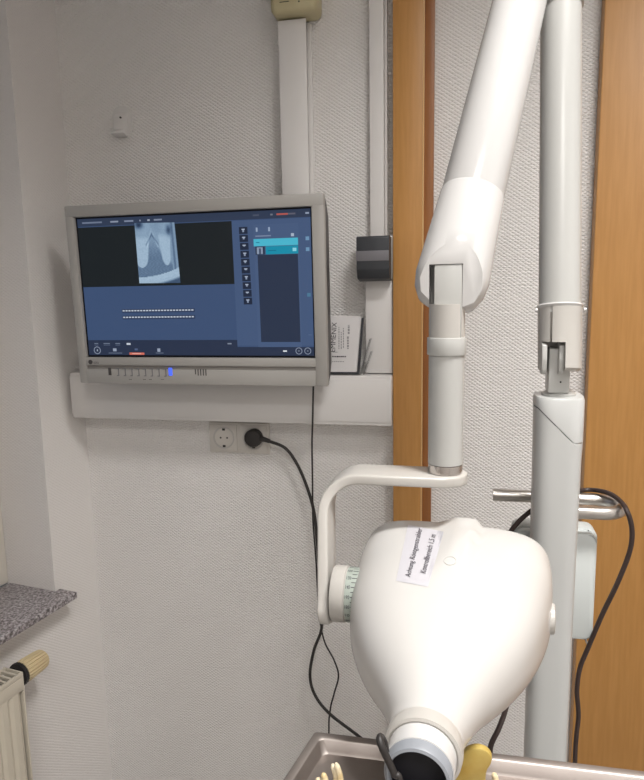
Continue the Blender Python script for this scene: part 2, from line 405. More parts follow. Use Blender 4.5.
# wall socket and plug
t = empty('wall_socket', (-.602, 0, 1.07)); tag(t, 'white double wall socket under the trunking, left half free', 'wall socket')
obj('frame', B(-.088, .088, -.009, -.0005, -.004, .082, bev=.003), 'socket', t)
for k, x in ((0, -.043), (1, .043)):
    ins = bmesh.new(); box(ins, x - .038, x + .038, -.0125, -.0085, .002, .076, bev=.0015); o = obj('socket_insert', ins, 'socket', t)
    rg = bmesh.new(); lathe(rg, (x, -.0122, .039), (0, -1, 0), [(0, .031), (.002, .031), (.0022, .0275), (-.0002, .0265), (-.0003, .001)], 40)
    o2 = obj('socket_cup', rg, 'socket_in', o)
    hl = bmesh.new()
    for dx in (-.0095, .0095): cyl(hl, (x + dx, -.0128, .039), (x + dx, -.0115, .039), .0028, n=12)
    for dz in (-.0235, .0235): box(hl, x - .004, x + .004, -.0135, -.0118, .039 + dz - .003, .039 + dz + .003)
    obj('contact_hole', hl, 'dark_gap', o)
pw = empty('power_cable', (-.553, -.0135, 1.115)); tag(pw, 'thick black power cable with round plug in the right socket', 'power cable')
o0 = Vector((-.553, -.0135, 1.115))
pl = bmesh.new(); lathe(pl, (0, -.002, 0), (0, -1, 0), [(0, .022), (.004, .0245), (.02, .0245), (.026, .021), (.029, .012), (.0295, .001)], 40)
tube(pl, [(.015, -.02, 0), (.03, -.022, -.001), (.048, -.022, -.006)], lambda s: .0085 - .003 * s, 14)
obj('plug', pl, 'rubber', pw)
pts = [Vector((.044, -.022, -.005))] + [P(*q) - o0 for q in ((285, 448, -.035), (297, 464, -.035), (307, 487, -.04), (314, 512, -.045), (317, 540, -.05), (320, 580, -.05), (322, 625, -.052), (314, 650, -.05), (310, 675, -.05), (315, 695, -.055), (330, 714, -.07), (362, 739, -.10), (395, 770, -.2), (420, 830, -.25), (424, 1100, -.28))]
cb = bmesh.new(); tube(cb, pts, .0042, 10); obj('cord', cb, 'rubber', pw)
# ------------------------------------------------------------------ monitor
tl = math.atan2(.015, .45)
mo = empty('monitor', (-.6415, -.16, 1.279), (tl, 0, 0)); tag(mo, 'grey flat monitor showing a tooth X-ray on a blue screen', 'monitor')
MI = MW(mo).inverted(); mo_n = (MW(mo).to_3x3() @ Vector((0, 1, 0)))
def PM(px, py, off=0.0):
    r = ray(px, py); o_ = mo.location + mo_n * off
    q = CAM + r * ((o_ - CAM).dot(mo_n) / r.dot(mo_n)); return MI @ q
bl, br, tlc, trc = PM(80, 381.5), PM(328.5, 385), PM(63.5, 203), PM(322.5, 196)
X0 = (bl.x + tlc.x) / 2; X1 = (br.x + trc.x) / 2; Z1 = (tlc.z + trc.z) / 2
sl_, sr_ = (PM(75, 216, .01).x + PM(88, 356, .01).x) / 2, (PM(312, 209, .01).x + PM(316, 358, .01).x) / 2
sb_, st_ = (PM(88, 357).z + PM(316, 359).z) / 2, (PM(76, 215).z + PM(313, 208.5).z) / 2
bz = bmesh.new(); bv = .003
box(bz, X0, X1, 0, .022, st_, Z1, bv); box(bz, X0, sl_, 0, .022, 0, st_ + .002, bv); box(bz, sr_, X1, 0, .022, 0, st_ + .002, bv)
zg = sb_ - .021
box(bz, sl_ - .002, sr_ + .002, 0, .022, zg, sb_, .002)
obj('bezel', bz, 'monitor', mo)
fs = bmesh.new(); box(fs, sl_ - .001, sr_ + .001, -.003, .021, 0, zg - .009, .002); obj('lower_fascia', fs, 'monitor', mo)
gp = bmesh.new(); box(gp, sl_ - .001, sr_ + .001, .004, .02, zg - .012, zg + .002); obj('speaker_groove', gp, 'monitor_groove', mo)
cs = bmesh.new()
prism(cs, [(.022, .004), (.022, Z1 - .004), (.040, Z1 - .02), (.058, Z1 - .05), (.058, .05), (.040, .02)], 'x', X0 + .004, X1 - .001, bev=.002)
obj('rear_housing', cs, 'monitor_dark', mo)
st = bmesh.new(); box(st, -.05, .05, .058, .075, .10, .20, .002); box(st, -.02, .02, .075, .094, .02, .16, .002)
obj('mounting_bracket', st, 'black', mo)
bxs = [110.5] + [118 + 6.75 * k for k in range(8)]
for k, x in enumerate(bxs):
    bt = bmesh.new(); q = PM(x, 371.2 + (x - 110) * .012)
    if k == 0: box(bt, q.x - .004, q.x + .004, -.0045, -.002, q.z - .010, q.z + .010, .001)
    else: prism(bt, [(q.x - .005, q.z + .009), (q.x + .0045, q.z + .009), (q.x + .0045, q.z - .0115), (q.x - .002, q.z - .0115), (q.x - .002, q.z - .0095), (q.x + .0022, q.z - .0095), (q.x + .0022, q.z + .0068), (q.x - .005, q.z + .0068)], 'y', -.0038, -.002)
    obj('control_button', bt, 'band' if k else 'monitor_dark', mo)
for k in range(5):
    q = PM(196 + k * 2.6, 372.2); obj('indicator_mark', B(q.x - .0012, q.x + .0014, -.0036, -.002, q.z - .008 + .003 * (k == 0), q.z + .008), 'monitor_dark', mo)
for x in (131, 145, 151, 163): q = PM(x, 379.3); obj('printed_mark', B(q.x - .004, q.x + .004, -.0034, -.0028, q.z - .0005, q.z + .0006), 'monitor_dark', mo)
q = PM(171, 371.5); le = B(q.x - .005, q.x + .005, -.0045, -.002, q.z - .010, q.z + .010, .001); obj('power_light', le, 'led', mo)
lg = bmesh.new(); q = PM(90.5, 362); cyl(lg, (q.x, -.0006, q.z), (q.x, .001, q.z), .006, n=20)
q2 = PM(94, 364); add_text(lg, 'EIZO', lambda u, v: Vector((q2.x + .014 * u, -.0006, q2.z + .006 * v)))
obj('logo', lg, 'monitor_dark', mo, smooth=False)
# the picture on the screen, each patch a little in front of the last
def lin(c): return tuple((v / 255 / 12.92) if v / 255 <= .04045 else ((v / 255 + .055) / 1.055) ** 2.4 for v in c)
sc = bmesh.new(); lay = sc.loops.layers.color.new('tmp') if False else None
cols = []
def patch(q4, c, lev):
    vs = [sc.verts.new((a.x, .0105 - lev * .0005, a.z)) for a in q4]; sc.faces.new(vs); cols.append(lin(c))
sc_w = sr_ - sl_; sc_h = st_ - sb_
def uv(u, v): return Vector((sl_ + sc_w * u, 0, st_ - sc_h * v))     # u right, v down, in screen units
def rect(u0, v0, u1, v1, c, lev): patch([uv(u0, v1), uv(u1, v1), uv(u1, v0), uv(u0, v0)], c, lev)
def rpx(x0, y0, x1, y1, c, lev):
    patch([PM(x0, y1), PM(x1, y1), PM(x1, y0), PM(x0, y0)], c, lev)
box(sc, sl_ - .001, sr_ + .001, .011, .02, sb_ - .001, st_ + .001)
while len(cols) < len(sc.faces): cols.append(lin((8, 10, 14)))
DB = (41, 52, 74); MB_ = (66, 87, 124); LB = (77, 98, 135)
rect(.008, .012, .993, .985, MB_, 1)
rect(.008, .012, .993, .065, (52, 64, 88), 2)
rect(.008, .070, .677, .490, (29, 35, 38), 2)
rect(.677, .070, .993, .915, (74, 95, 132), 2)
rect(.008, .875, .677, .985, (45, 56, 80), 2)
rect(.677, .925, .993, .985, (45, 56, 80), 2)
rect(.765, .10, .945, .925, LB, 3)
rect(.778, .300, .940, .890, (46, 57, 80), 4)
rect(.764, .195, .942, .242, (80, 196, 222), 4)
rect(.812, .245, .942, .298, (24, 152, 182), 4); rect(.770, .245, .808, .298, (46, 57, 80), 4)
rect(.776, .250, .800, .294, (150, 165, 190), 5); rect(.785, .257, .793, .294, (70, 84, 110), 6)
rect(.822, .270, .855, .276, (15, 120, 150), 5); rect(.920, .260, .935, .282, (150, 225, 240), 5)
rect(.774, .215, .788, .221, (30, 130, 160), 5)
for k in range(10):
    v = .112 + k * .0525; du = k * .0007
    rect(.706 + du, v, .741 + du, v + .046, (36, 46, 68), 3)
    rect(.717 + du, v + .012, .730 + du, v + .019, (180, 192, 214), 4); rect(.720 + du, v + .019, .727 + du, v + .034 - .005 * (k % 3), (150, 164, 190), 4)
for u in (.775, .825): rect(u, .12, u + .007, .147, (165, 182, 208), 4)
rect(.772, .172, .835, .180, (130, 146, 175), 4); rect(.915, .165, .927, .185, (180, 195, 215), 4)
for v in (.19, .26, .56): rect(.972, v, .986, v + .024, (120, 160, 195) if v < .5 else (84, 130, 160), 3)
rect(.972, .84, .986, .844, (95, 115, 148), 3)
# small captions along the top and bottom
for a, b, c in ((.03, .12, (120, 132, 156)), (.158, .193, (150, 160, 182)), (.22, .26, (136, 147, 172)), (.287, .292, (150, 160, 182)), (.322, .332, (175, 184, 200)), (.35, .385, (136, 147, 170)), (.765, .79, (80, 88, 108)), (.835, .845, (120, 125, 140)), (.86, .905, (190, 95, 88)), (.905, .935, (100, 100, 116)), (.974, .988, (160, 172, 195))):
    rect(a, .034, b, .045, c, 3)
for a, b in ((.037, .055), (.08, .11), (.135, .157)): rect(a, .897, b, .902, (130, 142, 165), 3); rect(a, .909, b, .913, (105, 117, 142), 3)
rect(.187, .896, .205, .910, (215, 222, 235), 3); rect(.635, .897, .652, .906, (140, 150, 170), 3)
rect(.197, .966, .265, .982, (226, 120, 100), 3); rect(.21, .971, .25, .976, (245, 190, 178), 4)
rect(.10, .968, .163, .972, (125, 138, 162), 3); rect(.122, .936, .138, .957, (165, 176, 198), 3); rect(.317, .967, .352, .971, (125, 138, 162), 3)
rect(.325, .936, .338, .960, (165, 176, 198), 3); rect(.222, .936, .236, .950, (90, 105, 140), 3); rect(.867, .948, .883, .958, (235, 240, 248), 3)
def circ(u, v, r, c, lev):
    n = 18; ce = uv(u, v)
    for k in range(n):
        a, b = 2 * PI * k / n, 2 * PI * (k + 1) / n
        patch([ce + Vector((math.cos(t_) * q_, 0, math.sin(t_) * q_)) for t_, q_ in ((a, r), (b, r), (b, r * .8), (a, r * .8))], c, lev)
circ(.048, .950, .010, (150, 160, 182), 3); circ(.932, .952, .0085, (150, 160, 182), 3); circ(.968, .952, .0085, (150, 160, 182), 3)
rect(.046, .943, .051, .957, (180, 190, 208), 3); rect(.929, .950, .935, .954, (170, 180, 200), 3); rect(.965, .950, .971, .954, (170, 180, 200), 3)
# two dashed rows (tooth chart)
for r_ in range(2):
    v = .662 + r_ * .047; rect(.178, v - .010, .502, v + .016, (52, 66, 96), 2)
    for k in range(24): u = .181 + k * .0133; rect(u, v - .003, u + .0092, v + .006, (205, 214, 228), 3)
# the radiograph
def sm(a, b, x): x = max(0, min(1, (x - a) / (b - a))); return x * x * (3 - 2 * x)
def xr(u, v):       # u,v 0..1 in the film, brightness
    L = .62
    # bone between the roots
    apex = .19; wd = .5 * sm(.16, .75, v) * .62 + .02
    L = .66 + .05 * math.sin(u * 9) * math.cos(v * 7)
    inb = 1 - sm(wd - .04, wd + .03, abs(u - .40 - .03 * v))
    bone = .44 + .16 * sm(.62, .2, v) + .05 * math.sin(u * 70 + 9 * math.sin(v * 30)) * math.sin(v * 63)
    def root(cx, w0, w1, v0, v1):
        t_ = max(0, min(1, (v - v0) / (v1 - v0))); ww = (w0 + (w1 - w0) * t_) * math.sqrt(max(0, 1 - max(0, (t_ - .72) / .28) ** 2))
        return (1 - sm(ww - .012, ww + .02, abs(u - cx))) * sm(v0 - .05, v0 + .05, v) * (v < v1)
    root_l = root(.13 - .03 * v, .20, .13, .24, .74); root_r = root(.70 + .03 * v, .145, .085, .20, .70)
    low = sm(.60, .72, v)
    base = L * (1 - max(inb, low)) + bone * max(inb, low)
    base = base + (.80 - base) * max(root_l, root_r)
    if u > .86: base = base * .0 + .52 + .12 * math.sin(u * 60)
    edge = math.exp(-((v - (.19 + 1.1 * abs(u - .40) ** 1.0)) / .022) ** 2) * (abs(u - .4) < .16); base -= .28 * edge
    base += .12 * math.exp(-((abs(u - .40) * 2.2 + .10 - v) / .03) ** 2) * (v < .4)
    if v > .97 - .14 * u ** 2: base = .80 - .55 * sm(.04, .1, v - (.97 - .14 * u ** 2))
    elif v > .93 - .16 * u ** 2 - .03: base = .82
    dk = math.exp(-((u - .10) / .10) ** 2 - ((v - .03) / .06) ** 2) + .8 * math.exp(-((u - .83) / .06) ** 2 - ((v - .12) / .08) ** 2); base *= (1 - .9 * min(1, dk))
    return max(0.06, min(1, base))
nu, nv = 56, 70
def film(u, v):
    a = PM(134.5 + 40.0 * u, 223.2 - .8 * u, .0095); b = PM(139.5 + 41.0 * u, 283.3 - .4 * u, .0095); return a.lerp(b, v)
for i in range(nu):
    for j in range(nv):
        u0, u1, v0, v1 = i / nu, (i + 1) / nu, j / nv, (j + 1) / nv
        b = xr((u0 + u1) / 2, (v0 + v1) / 2) + random.uniform(-.035, .035)
        c = (34 + 176 * b ** 1.15, 44 + 190 * b, 62 + 190 * b ** .85)
        patch([film(u0, v1), film(u1, v1), film(u1, v0), film(u0, v0)], tuple(min(240, x) for x in c), 3)
so = obj('screen', sc, 'screen', mo, smooth=False)
ca = so.data.color_attributes.new('pic', 'FLOAT_COLOR', 'CORNER')
for p in so.data.polygons:
    for li in p.loop_indices: ca.data[li].color = (*cols[p.index], 1)
# thin monitor cable
o0 = PM(313.5, 384, .03); o0 = MW(mo) @ o0
mc = empty('monitor_cable', o0); tag(mc, 'thin black cable hanging straight down from the monitor', 'cable')
cb = bmesh.new()
tube(cb, [P(*q) - o0 for q in ((313.5, 380, -.12), (313, 400, -.105), (312.5, 425, -.09), (312, 445, -.07), (312.5, 480, -.05), (313, 520, -.04), (316, 560, -.038), (319, 610, -.042), (324, 640, -.06), (334, 660, -.06), (338.5, 676, -.06), (334, 694, -.06), (330, 712, -.06), (329, 745, -.06), (332, 900, -.07), (333, 1120, -.08))], .0024, 8)
obj('cord', cb, 'rubber', mc)

# ------------------------------------------------------------------ radiator
t = empty('radiator', (XC, 0, 0), (0, 0, TH)); tag(t, 'cream panel radiator with top grille below the granite sill', 'radiator')
RE = -.385; RB = -1.5; rz0, rz1 = .14, .597
rb = bmesh.new()
n = 34; pw_ = (RE - .012 - RB - .012) / n; pts = []
for k in range(n):
    y0 = RB + .012 + k * pw_
    pts += [(.0945, y0), (.1005, y0 + pw_ * .22), (.1005, y0 + pw_ * .7), (.0945, y0 + pw_ * .92)]
pts += [(.0945, RE - .012), (.088, RE - .012), (.088, RB + .012)]
prism(rb, pts, 'z', rz0 + .02, rz1 - .045)
box(rb, .088, .1005, RB + .002, RE - .002, rz1 - .046, rz1 - .012, .002); box(rb, .088, .1005, RB + .002, RE - .002, rz0, rz0 + .02, .002)
obj('front_panel', rb, 'radiator', t)
ed = bmesh.new(); box(ed, .038, .0995, RE - .004, RE, rz0 + .01, rz1, .0015); box(ed, .038, .0995, RB, RB + .004, rz0 + .01, rz1, .0015)
box(ed, .038, .05, RB, RE, rz0 + .02, rz1 - .03, .001); obj('side_panel', ed, 'radiator', t)
gr = bmesh.new(); box(gr, .040, .046, RB, RE - .003, rz1 - .012, rz1, .001); box(gr, .094, .1003, RB, RE - .003, rz1 - .012, rz1, .001)
k = RE - .012
while k > RB + .02:
    box(gr, .046, .094, k - .006, k, rz1 - .008, rz1 - .001); k -= .016
obj('top_grille', gr, 'radiator', t)
dk = B(.05, .088, RB + .01, RE - .01, rz0 + .03, rz1 - .02); obj('dark_core', dk, 'dark_gap', t)  # solid near-black block fills the gap between the panels
vv = bmesh.new(); y0 = RE + .001; vx, vz = .072, .577
lathe(vv, (vx, y0, vz), (0, 1, 0), [(0, .014), (.004, .022), (.006, .029), (.015, .029), (.017, .024)], 40)
for k in range(20):
    a = 2 * PI * k / 20; c_, s_ = math.cos(a), math.sin(a)
    cyl(vv, (vx + .028 * c_, y0 + .007, vz + .028 * s_), (vx + .028 * c_, y0 + .016, vz + .028 * s_), .0018, n=6)
ov = obj('valve_collar', vv, 'black', t)
vh = bmesh.new(); nf = 30; R = []
for tt, rr in ((.017, .022), (.018, .0275), (.03, .029), (.07, .027), (.084, .025), (.089, .020), (.089, .002)):
    R.append([Vector((vx + (rr - (.0042 if j % 6 in (1, 2, 3) and .025 < tt < .086 else 0)) * math.cos(2 * PI * j / (nf * 4)), y0 + tt, vz + (rr - (.0042 if j % 6 in (1, 2, 3) and .025 < tt < .086 else 0)) * math.sin(2 * PI * j / (nf * 4)))) for j in range(nf * 4)])
rings(vh, R); bmesh.ops.recalc_face_normals(vh, faces=vh.faces); obj('thermostat_head', vh, 'valve', t, angle=20)
for y in (RB + .15, RE - .15):
    for zz in (rz1 - .15, rz0 + .05): obj('wall_bracket', B(.0, .04, y - .015, y + .015, zz, zz + .03), 'radiator', t)

# ------------------------------------------------------------------ dental X-ray unit
CX, CY = .1375, -.672
XU = empty('dental_xray_unit', (CX, CY, FL)); tag(XU, 'white dental X-ray unit on a tall column with jointed arm and rounded head', 'X-ray unit')
XO = Vector((CX, CY, FL))
def xobj(name, bm, m, parent=None, **k):
    bmesh.ops.translate(bm, verts=bm.verts, vec=-XO); return obj(name, bm, m, parent or XU, **k)
# column: rounded rectangular extrusion
def column_ring(z, rx, ry, e=3.2, n=64):
    out = []
    for j in range(n):
        a = 2 * PI * j / n; c_, s_ = math.cos(a), math.sin(a)
        out.append(Vector((CX + rx * math.copysign(abs(c_) ** (2 / e), c_), CY + ry * math.copysign(abs(s_) ** (2 / e), s_), z)))
    return out
cz = P(559, 397, CY - .02).z
# cap with the slanted parting line
bm = bmesh.new()
V = []
prof = [(0, .0365, .042)]
lowr = []
for p in column_ring(0, .0345, .037):
    s_ = (p.x - CX) / .0345
    lowr.append(Vector((p.x, p.y, cz - .014 - .05 * max(0, min(1, (s_ + .9) / 1.45)))))
top = [[Vector((p.x, p.y, cz - .004)) for p in column_ring(0, .0345, .037)], [Vector((p.x, p.y, cz)) for p in column_ring(0, .033, .035)]]
rings(bm, [lowr] + top); xobj('column_cap', bm, 'column')
bm = bmesh.new(); rings(bm, [column_ring(FL + .055, .0315, .035), column_ring(cz - .35, .0315, .035), column_ring(cz - .09, .0335, .0365), [p + Vector((0, 0, -.0022)) for p in lowr]]); xobj('column', bm, 'column')
bm = bmesh.new(); rings(bm, [column_ring(z, .0327, .0357) for z in (cz - .0585, cz - .0101)]); xobj('parting_line', bm, 'band')
# foot on the floor
bm = bmesh.new(); box(bm, CX - .22, CX + .22, CY - .04, CY + .04, FL, FL + .05, .012); box(bm, CX - .04, CX + .04, CY - .38, CY + .25, FL, FL + .05, .012); xobj('base', bm, 'column')
# neck
zs = P(559, 371, CY).z
bm = bmesh.new(); lathe(bm, (CX, CY, cz - .001), (0, 0, 1), [(0, .024), (.004, .024), (.007, .019), (.010, .017)])
box(bm, CX - .0175, CX + .0115, CY - .022, CY + .018, cz + .006, zs + .035, .002); xobj('neck_block', bm, 'enamel_grey')
bm = bmesh.new(); cyl(bm, (CX - .001, CY - .0226, cz + .022), (CX - .001, CY - .02, cz + .022), .0014, n=10); xobj('set_screw', bm, 'black')
# lower sleeve with slot
zt = P(559, 307, CY).z; MX = CX - .003; MD = (PD(561, 8, .925) - Vector((MX, CY, zt))).normalized(); MB = Vector((MX, CY, zt)) - MD * (zt - zs)
bm = bmesh.new(); lathe(bm, MB, MD, [(0, .0255), (.004, .0295), (zt - zs - .003, .0300), (zt - zs, .0305), (zt - zs, .026)], 64)
slv = xobj('lower_sleeve', bm, 'bracket')
c1 = obj('cut', B(-.003 - .0255, -.003 + .0045, -.06, .0, zs - .01 - FL, zs + .045 - FL), 'black')
c1.parent = XU
c2 = obj('cut', B(-.003 - .0160, -.003 - .0130, -.06, -.0235, zs - .01 - FL, zt + .01 - FL), 'black'); c2.parent = XU
bpy.context.view_layer.update(); boolean(slv, [c1, c2])
for nm, x in (('fork', -.0220), ('fork', .0010)):
    bm = bmesh.new(); prism(bm, [(CY - .031, zs + .004), (CY - .033, zs + .02), (CY - .030, zs + .04), (CY - .02, zs + .044), (CY - .005, zs + .044), (CY - .005, zs - .002), (CY - .024, zs - .002)], 'x', MX + x - .0035, MX + x + .0035, bev=.001)
    xobj(nm, bm, 'enamel_grey')
bm = bmesh.new(); lathe(bm, (MX, CY, zt), MD, [(-.002, .0302), (.001, .0318), (.003, .0305), (.0032, .026)], 64, cap=(False, False))
cyl(bm, (MX - .031, CY - .01, zt - .004), (MX - .0345, CY - .01, zt - .004), .003, n=12); cyl(bm, (MX + .031, CY - .01, zt - .004), (MX + .0345, CY - .01, zt - .004), .003, n=12)
xobj('sleeve_ring', bm, 'enamel')
# mast
A0 = PD(450, 287, .80); A1 = PD(549, -120, .95); AD = (A1 - A0).normalized()
MT = PD(561, 8, .925); ztop = MT.z
bm = bmesh.new(); MB0 = Vector((MX, CY, zt)); MD = (MT - MB0).normalized(); cyl(bm, MB0 - MD * .01, MT + MD * .01, .0288, .0283, n=64); xobj('mast', bm, 'enamel_grey')
bm = bmesh.new(); lathe(bm, MT, MD, [(0, .0285), (.001, .0312), (.09, .0312), (.12, .026), (.13, .012)], 64); xobj('upper_sleeve', bm, 'bracket')
bm = bmesh.new(); cyl(bm, MT + MD * .06, A1, .028, .030, n=32); xobj('elbow_joint', bm, 'bracket')
bm = bmesh.new(); cyl(bm, MT + MD * .012 + Vector((-.026, -.016, 0)), MT + MD * .012 + Vector((-.034, -.018, 0)), .008, n=20); xobj('elbow_screw', bm, 'bracket')
# arm
As = A0 + AD * (A1 - A0).length * .195
bm = bmesh.new(); cyl(bm, As - AD * .01, A1 + AD * .02, .0403, .0345, bev=.004, n=72); xobj('arm', bm, 'enamel')
AC = A0 - AD * .030
Ls = (As - AC).length
bm = bmesh.new(); lathe(bm, AC, AD, [(0, .012), (.003, .024), (.010, .036), (.024, .0435), (.042, .0462), (Ls * .55, .0440), (Ls - .003, .0412), (Ls, .0405)], 96)
hs = xobj('arm_housing', bm, 'enamel')
TX, TY = P(446, 400, -.832).x, -.832      # drop tube axis
za = P(447, 240, -.9).z
zap = P(447, 243, -.83).z; lean = math.atan2(AD.y, AD.z)
yap = A0.y + AD.y / AD.z * (zap - A0.z) - .0448 / math.cos(lean)
zlo = zap - .10; ylo = TY - .0125; tf = math.atan2(yap - ylo, zap - zlo)
cA = obj('cut', B(-.2, .2, -.5, 0, -.4, .06), 'black')
zsl = P(440, 264, TY - .02).z
c2 = obj('cut', B(TX - .0215, TX + .0185, TY - .12, TY + .024, zsl - .3, zsl), 'black')
for c in (cA, c2): c.location = -XO; c.parent = XU
cA.location = Vector((0, yap, zap)) - XO; cA.rotation_euler = (-tf, 0, 0)
bpy.context.view_layer.update(); boolean(hs, [cA, c2])
# round cap on the housing's side
kn = PD(495.5, 221, .845); bm = bmesh.new(); cyl(bm, kn + Vector((-.012, .0, 0)), kn + Vector((.002, .0, 0)), .006, bev=.0015, n=20); xobj('housing_screw', bm, 'enamel')
# drop tube
zc = P(447, 337, TY).z; zb = P(446, 461, TY).z
bm = bmesh.new(); box(bm, TX - .0155, TX + .0182, TY - .0150, TY + .018, zc - .002, zsl - .0006, .0015)
xobj('tongue', bm, 'enamel_grey')
bm = bmesh.new()
cyl(bm, (TX, TY, zc - .018), (TX, TY, P(447, 304, TY).z), .0222, n=48); xobj('tube_head', bm, 'bracket')
bm = bmesh.new(); cyl(bm, (TX, TY, zc - .022), (TX, TY, zc), .0243, bev=.001, n=64); xobj('tube_collar', bm, 'enamel_grey')
bm = bmesh.new(); cyl(bm, (TX, TY, zb - .002), (TX, TY, zc - .02), .0221, n=64); xobj('drop_tube', bm, 'enamel_grey')
bm = bmesh.new(); lathe(bm, (TX, TY, zb - .0145), (0, 0, 1), [(0, .0208), (.001, .0218), (.0115, .0218), (.012, .0205), (.0145, .0205)], 64); xobj('chrome_ring', bm, 'chrome')
# yoke
zy = zb - .0145
def yoke_y(z): return TY - (zy - z) * .35 if z < zy - .03 else TY
th = .0135; hw = .028
xlT = P(319.5, 515, TY - .03).x; xlB = P(318.5, 605, TY - .085 - .028).x; xl = xlT; zl = P(328, 622, TY - .085).z; rc = .045
path = []
path.append((TX, zy - th / 2)); path.append((xl + th / 2 + rc, zy - th / 2))
for k in range(1, 11):
    a = PI / 2 * k / 10; path.append((xl + th / 2 + rc - rc * math.sin(a), zy - th / 2 - rc + rc * math.cos(a)))
path.append((xl + th / 2, zl + .04))
for k in range(8): path.append((xl + th / 2, zl + .04 - .04 * (k + 1) / 8))
R = []
for i, (x, z) in enumerate(path):
    a = path[max(0, i - 1)]; b = path[min(len(path) - 1, i + 1)]; d = Vector((b[0] - a[0], 0, b[1] - a[1])).normalized(); nn = Vector((-d.z, 0, d.x))
    h = hw
    if z < zl + hw: h = math.sqrt(max(0, hw ** 2 - (hw - (z - zl)) ** 2)) + .002
    yc = TY - .085 * max(0, min(1, (zy - z) / (zy - zl)))
    x += (xlB - xlT) * max(0, min(1, (zy - .03 - z) / (zy - zl))) * max(0, min(1, (xl + .06 - x) / .03)); c = Vector((x, yc, z)); e_ = .003; o_ = []
    for s, q in rrect(h, th / 2, min(.003, h * .9), 3): o_.append(c + Vector((0, 1, 0)) * s + nn * q)
    R.append(o_)
bm = bmesh.new()
# rounded end around the tube
pre = []
for k in range(8):
    a = PI / 2 * (1 - k / 8); x = TX + hw * math.sin(a); h = max(.003, hw * math.cos(a)); pre.append([Vector((x, TY + s, zy - th / 2 - q)) for s, q in rrect(h, th / 2, min(.003, h * .9), 3)])
# same winding as the path rings
first = R[0]
pre2 = []
for k in range(8):
    a = PI / 2 * (1 - k / 8); x = TX + hw * math.sin(a); h = max(.003, hw * math.cos(a)); d = Vector((-1, 0, 0)); nn = Vector((-d.z, 0, d.x))
    pre2.append([Vector((x, TY, zy - th / 2)) + Vector((0, 1, 0)) * s + nn * q for s, q in rrect(h, th / 2, min(.003, h * .9), 3)])
rings(bm, pre2 + R); bmesh.ops.recalc_face_normals(bm, faces=bm.faces)
xobj('yoke', bm, 'bracket')
# X-ray head, built along its own axis from the cone mouth backwards
T0 = PD(417, 779, .52); T1 = PD(457, 587, .86)
ax = (T1 - T0); L = ax.length; ax.normalize()
side = right - ax * right.dot(ax); side.normalize(); up = side.cross(ax); up = -up if up.z < 0 else up
sec = [ # s, halfwidth, halfheight, exponent, lift
 (.085, .0300, .0300, 2.0, 0), (.12, .0325, .0320, 2.0, 0), (.17, .0345, .0350, 2.0, 0), (.23, .0415, .0400, 2.05, .001), (.30, .0540, .0470, 2.15, .003),
 (.38, .0700, .0550, 2.3, .004), (.47, .0850, .0625, 2.45, .005), (.57, .0975, .0690, 2.6, .006), (.68, .1063, .0740, 2.8, .006),
 (.79, .1118, .0775, 3.0, .006), (.88, .1135, .0785, 3.6, .006), (.95, .1130, .0780, 4.0, .006), (1.0, .1110, .0760, 4.2, .006), (1.035, .1060, .0710, 4.0, .006), (1.06, .093, .061, 3.6, .006), (1.072, .06, .04, 2.8, .006), (1.076, .02, .014, 2.5, .006)]
def interp(s):
    for i in range(len(sec) - 1):
        if s <= sec[i + 1][0] or i == len(sec) - 2:
            a = sec[i - 1] if i else sec[0]; b, c = sec[i], sec[i + 1]; d = sec[min(i + 2, len(sec) - 1)]
            t_ = max(0, min(1, (s - b[0]) / (c[0] - b[0])))
            if s > .99: return [b[k] * (1 - t_) + c[k] * t_ for k in range(1, 5)]
            out = []
            for k in range(1, 5):
                m1 = (c[k] - a[k]) / max(1e-6, c[0] - a[0]) * (c[0] - b[0]); m2 = (d[k] - b[k]) / max(1e-6, d[0] - b[0]) * (c[0] - b[0])
                out.append((2 * t_ ** 3 - 3 * t_ ** 2 + 1) * b[k] + (t_ ** 3 - 2 * t_ ** 2 + t_) * m1 + (-2 * t_ ** 3 + 3 * t_ ** 2) * c[k] + (t_ ** 3 - t_ ** 2) * m2)
            return out
NR = 176
def head_ring(s):
    hw_, hh, ex, lift = interp(s); o_ = []; kk = (.52 + .34 * s) / (.52 + .28 * s); hw_ *= kk; hh *= kk
    shf = -.0065 * sm(.15, .42, s) * (1 - .5 * sm(.5, .9, s)); amp = .0100 * sm(.52, .80, s) * (1 - .35 * sm(1.03, 1.07, s)); wr = .0155 + .0035 * sm(.7, 1.0, s)
    for j in range(NR):
        a = 2 * PI * j / NR; c_, s_ = math.cos(a), math.sin(a)
        x = hw_ * math.copysign(abs(c_) ** (2 / ex), c_); y = hh * math.copysign(abs(s_) ** (2 / ex), s_)
        if s_ > 0: y += amp * (1 - sm(wr, wr + .0045, abs(x - .0085)))
        o_.append(T0 + ax * (L * s) + side * (x + shf) + up * (y + lift))
    return o_
ss = [.085 + (1.0 - .085) * k / 70 for k in range(71)] + [1.0 + .076 * math.sin(PI / 2 * k / 14) for k in range(1, 15)]
HT = bmesh.new(); rings(HT, [head_ring(s) for s in ss]); bmesh.ops.recalc_face_normals(HT, faces=HT.faces)
bvh = BVHTree.FromBMesh(HT)
head = xobj('tubehead', HT, 'enamel_head', angle=60)
def on_head(px, py, off=.0005):
    r = ray(px, py).normalized(); loc, nn, idx, dist = bvh.ray_cast(CAM, r)
    if loc is None: return PD(px, py, .7)
    if nn.dot(r) > 0: nn = -nn
    return loc + nn * off
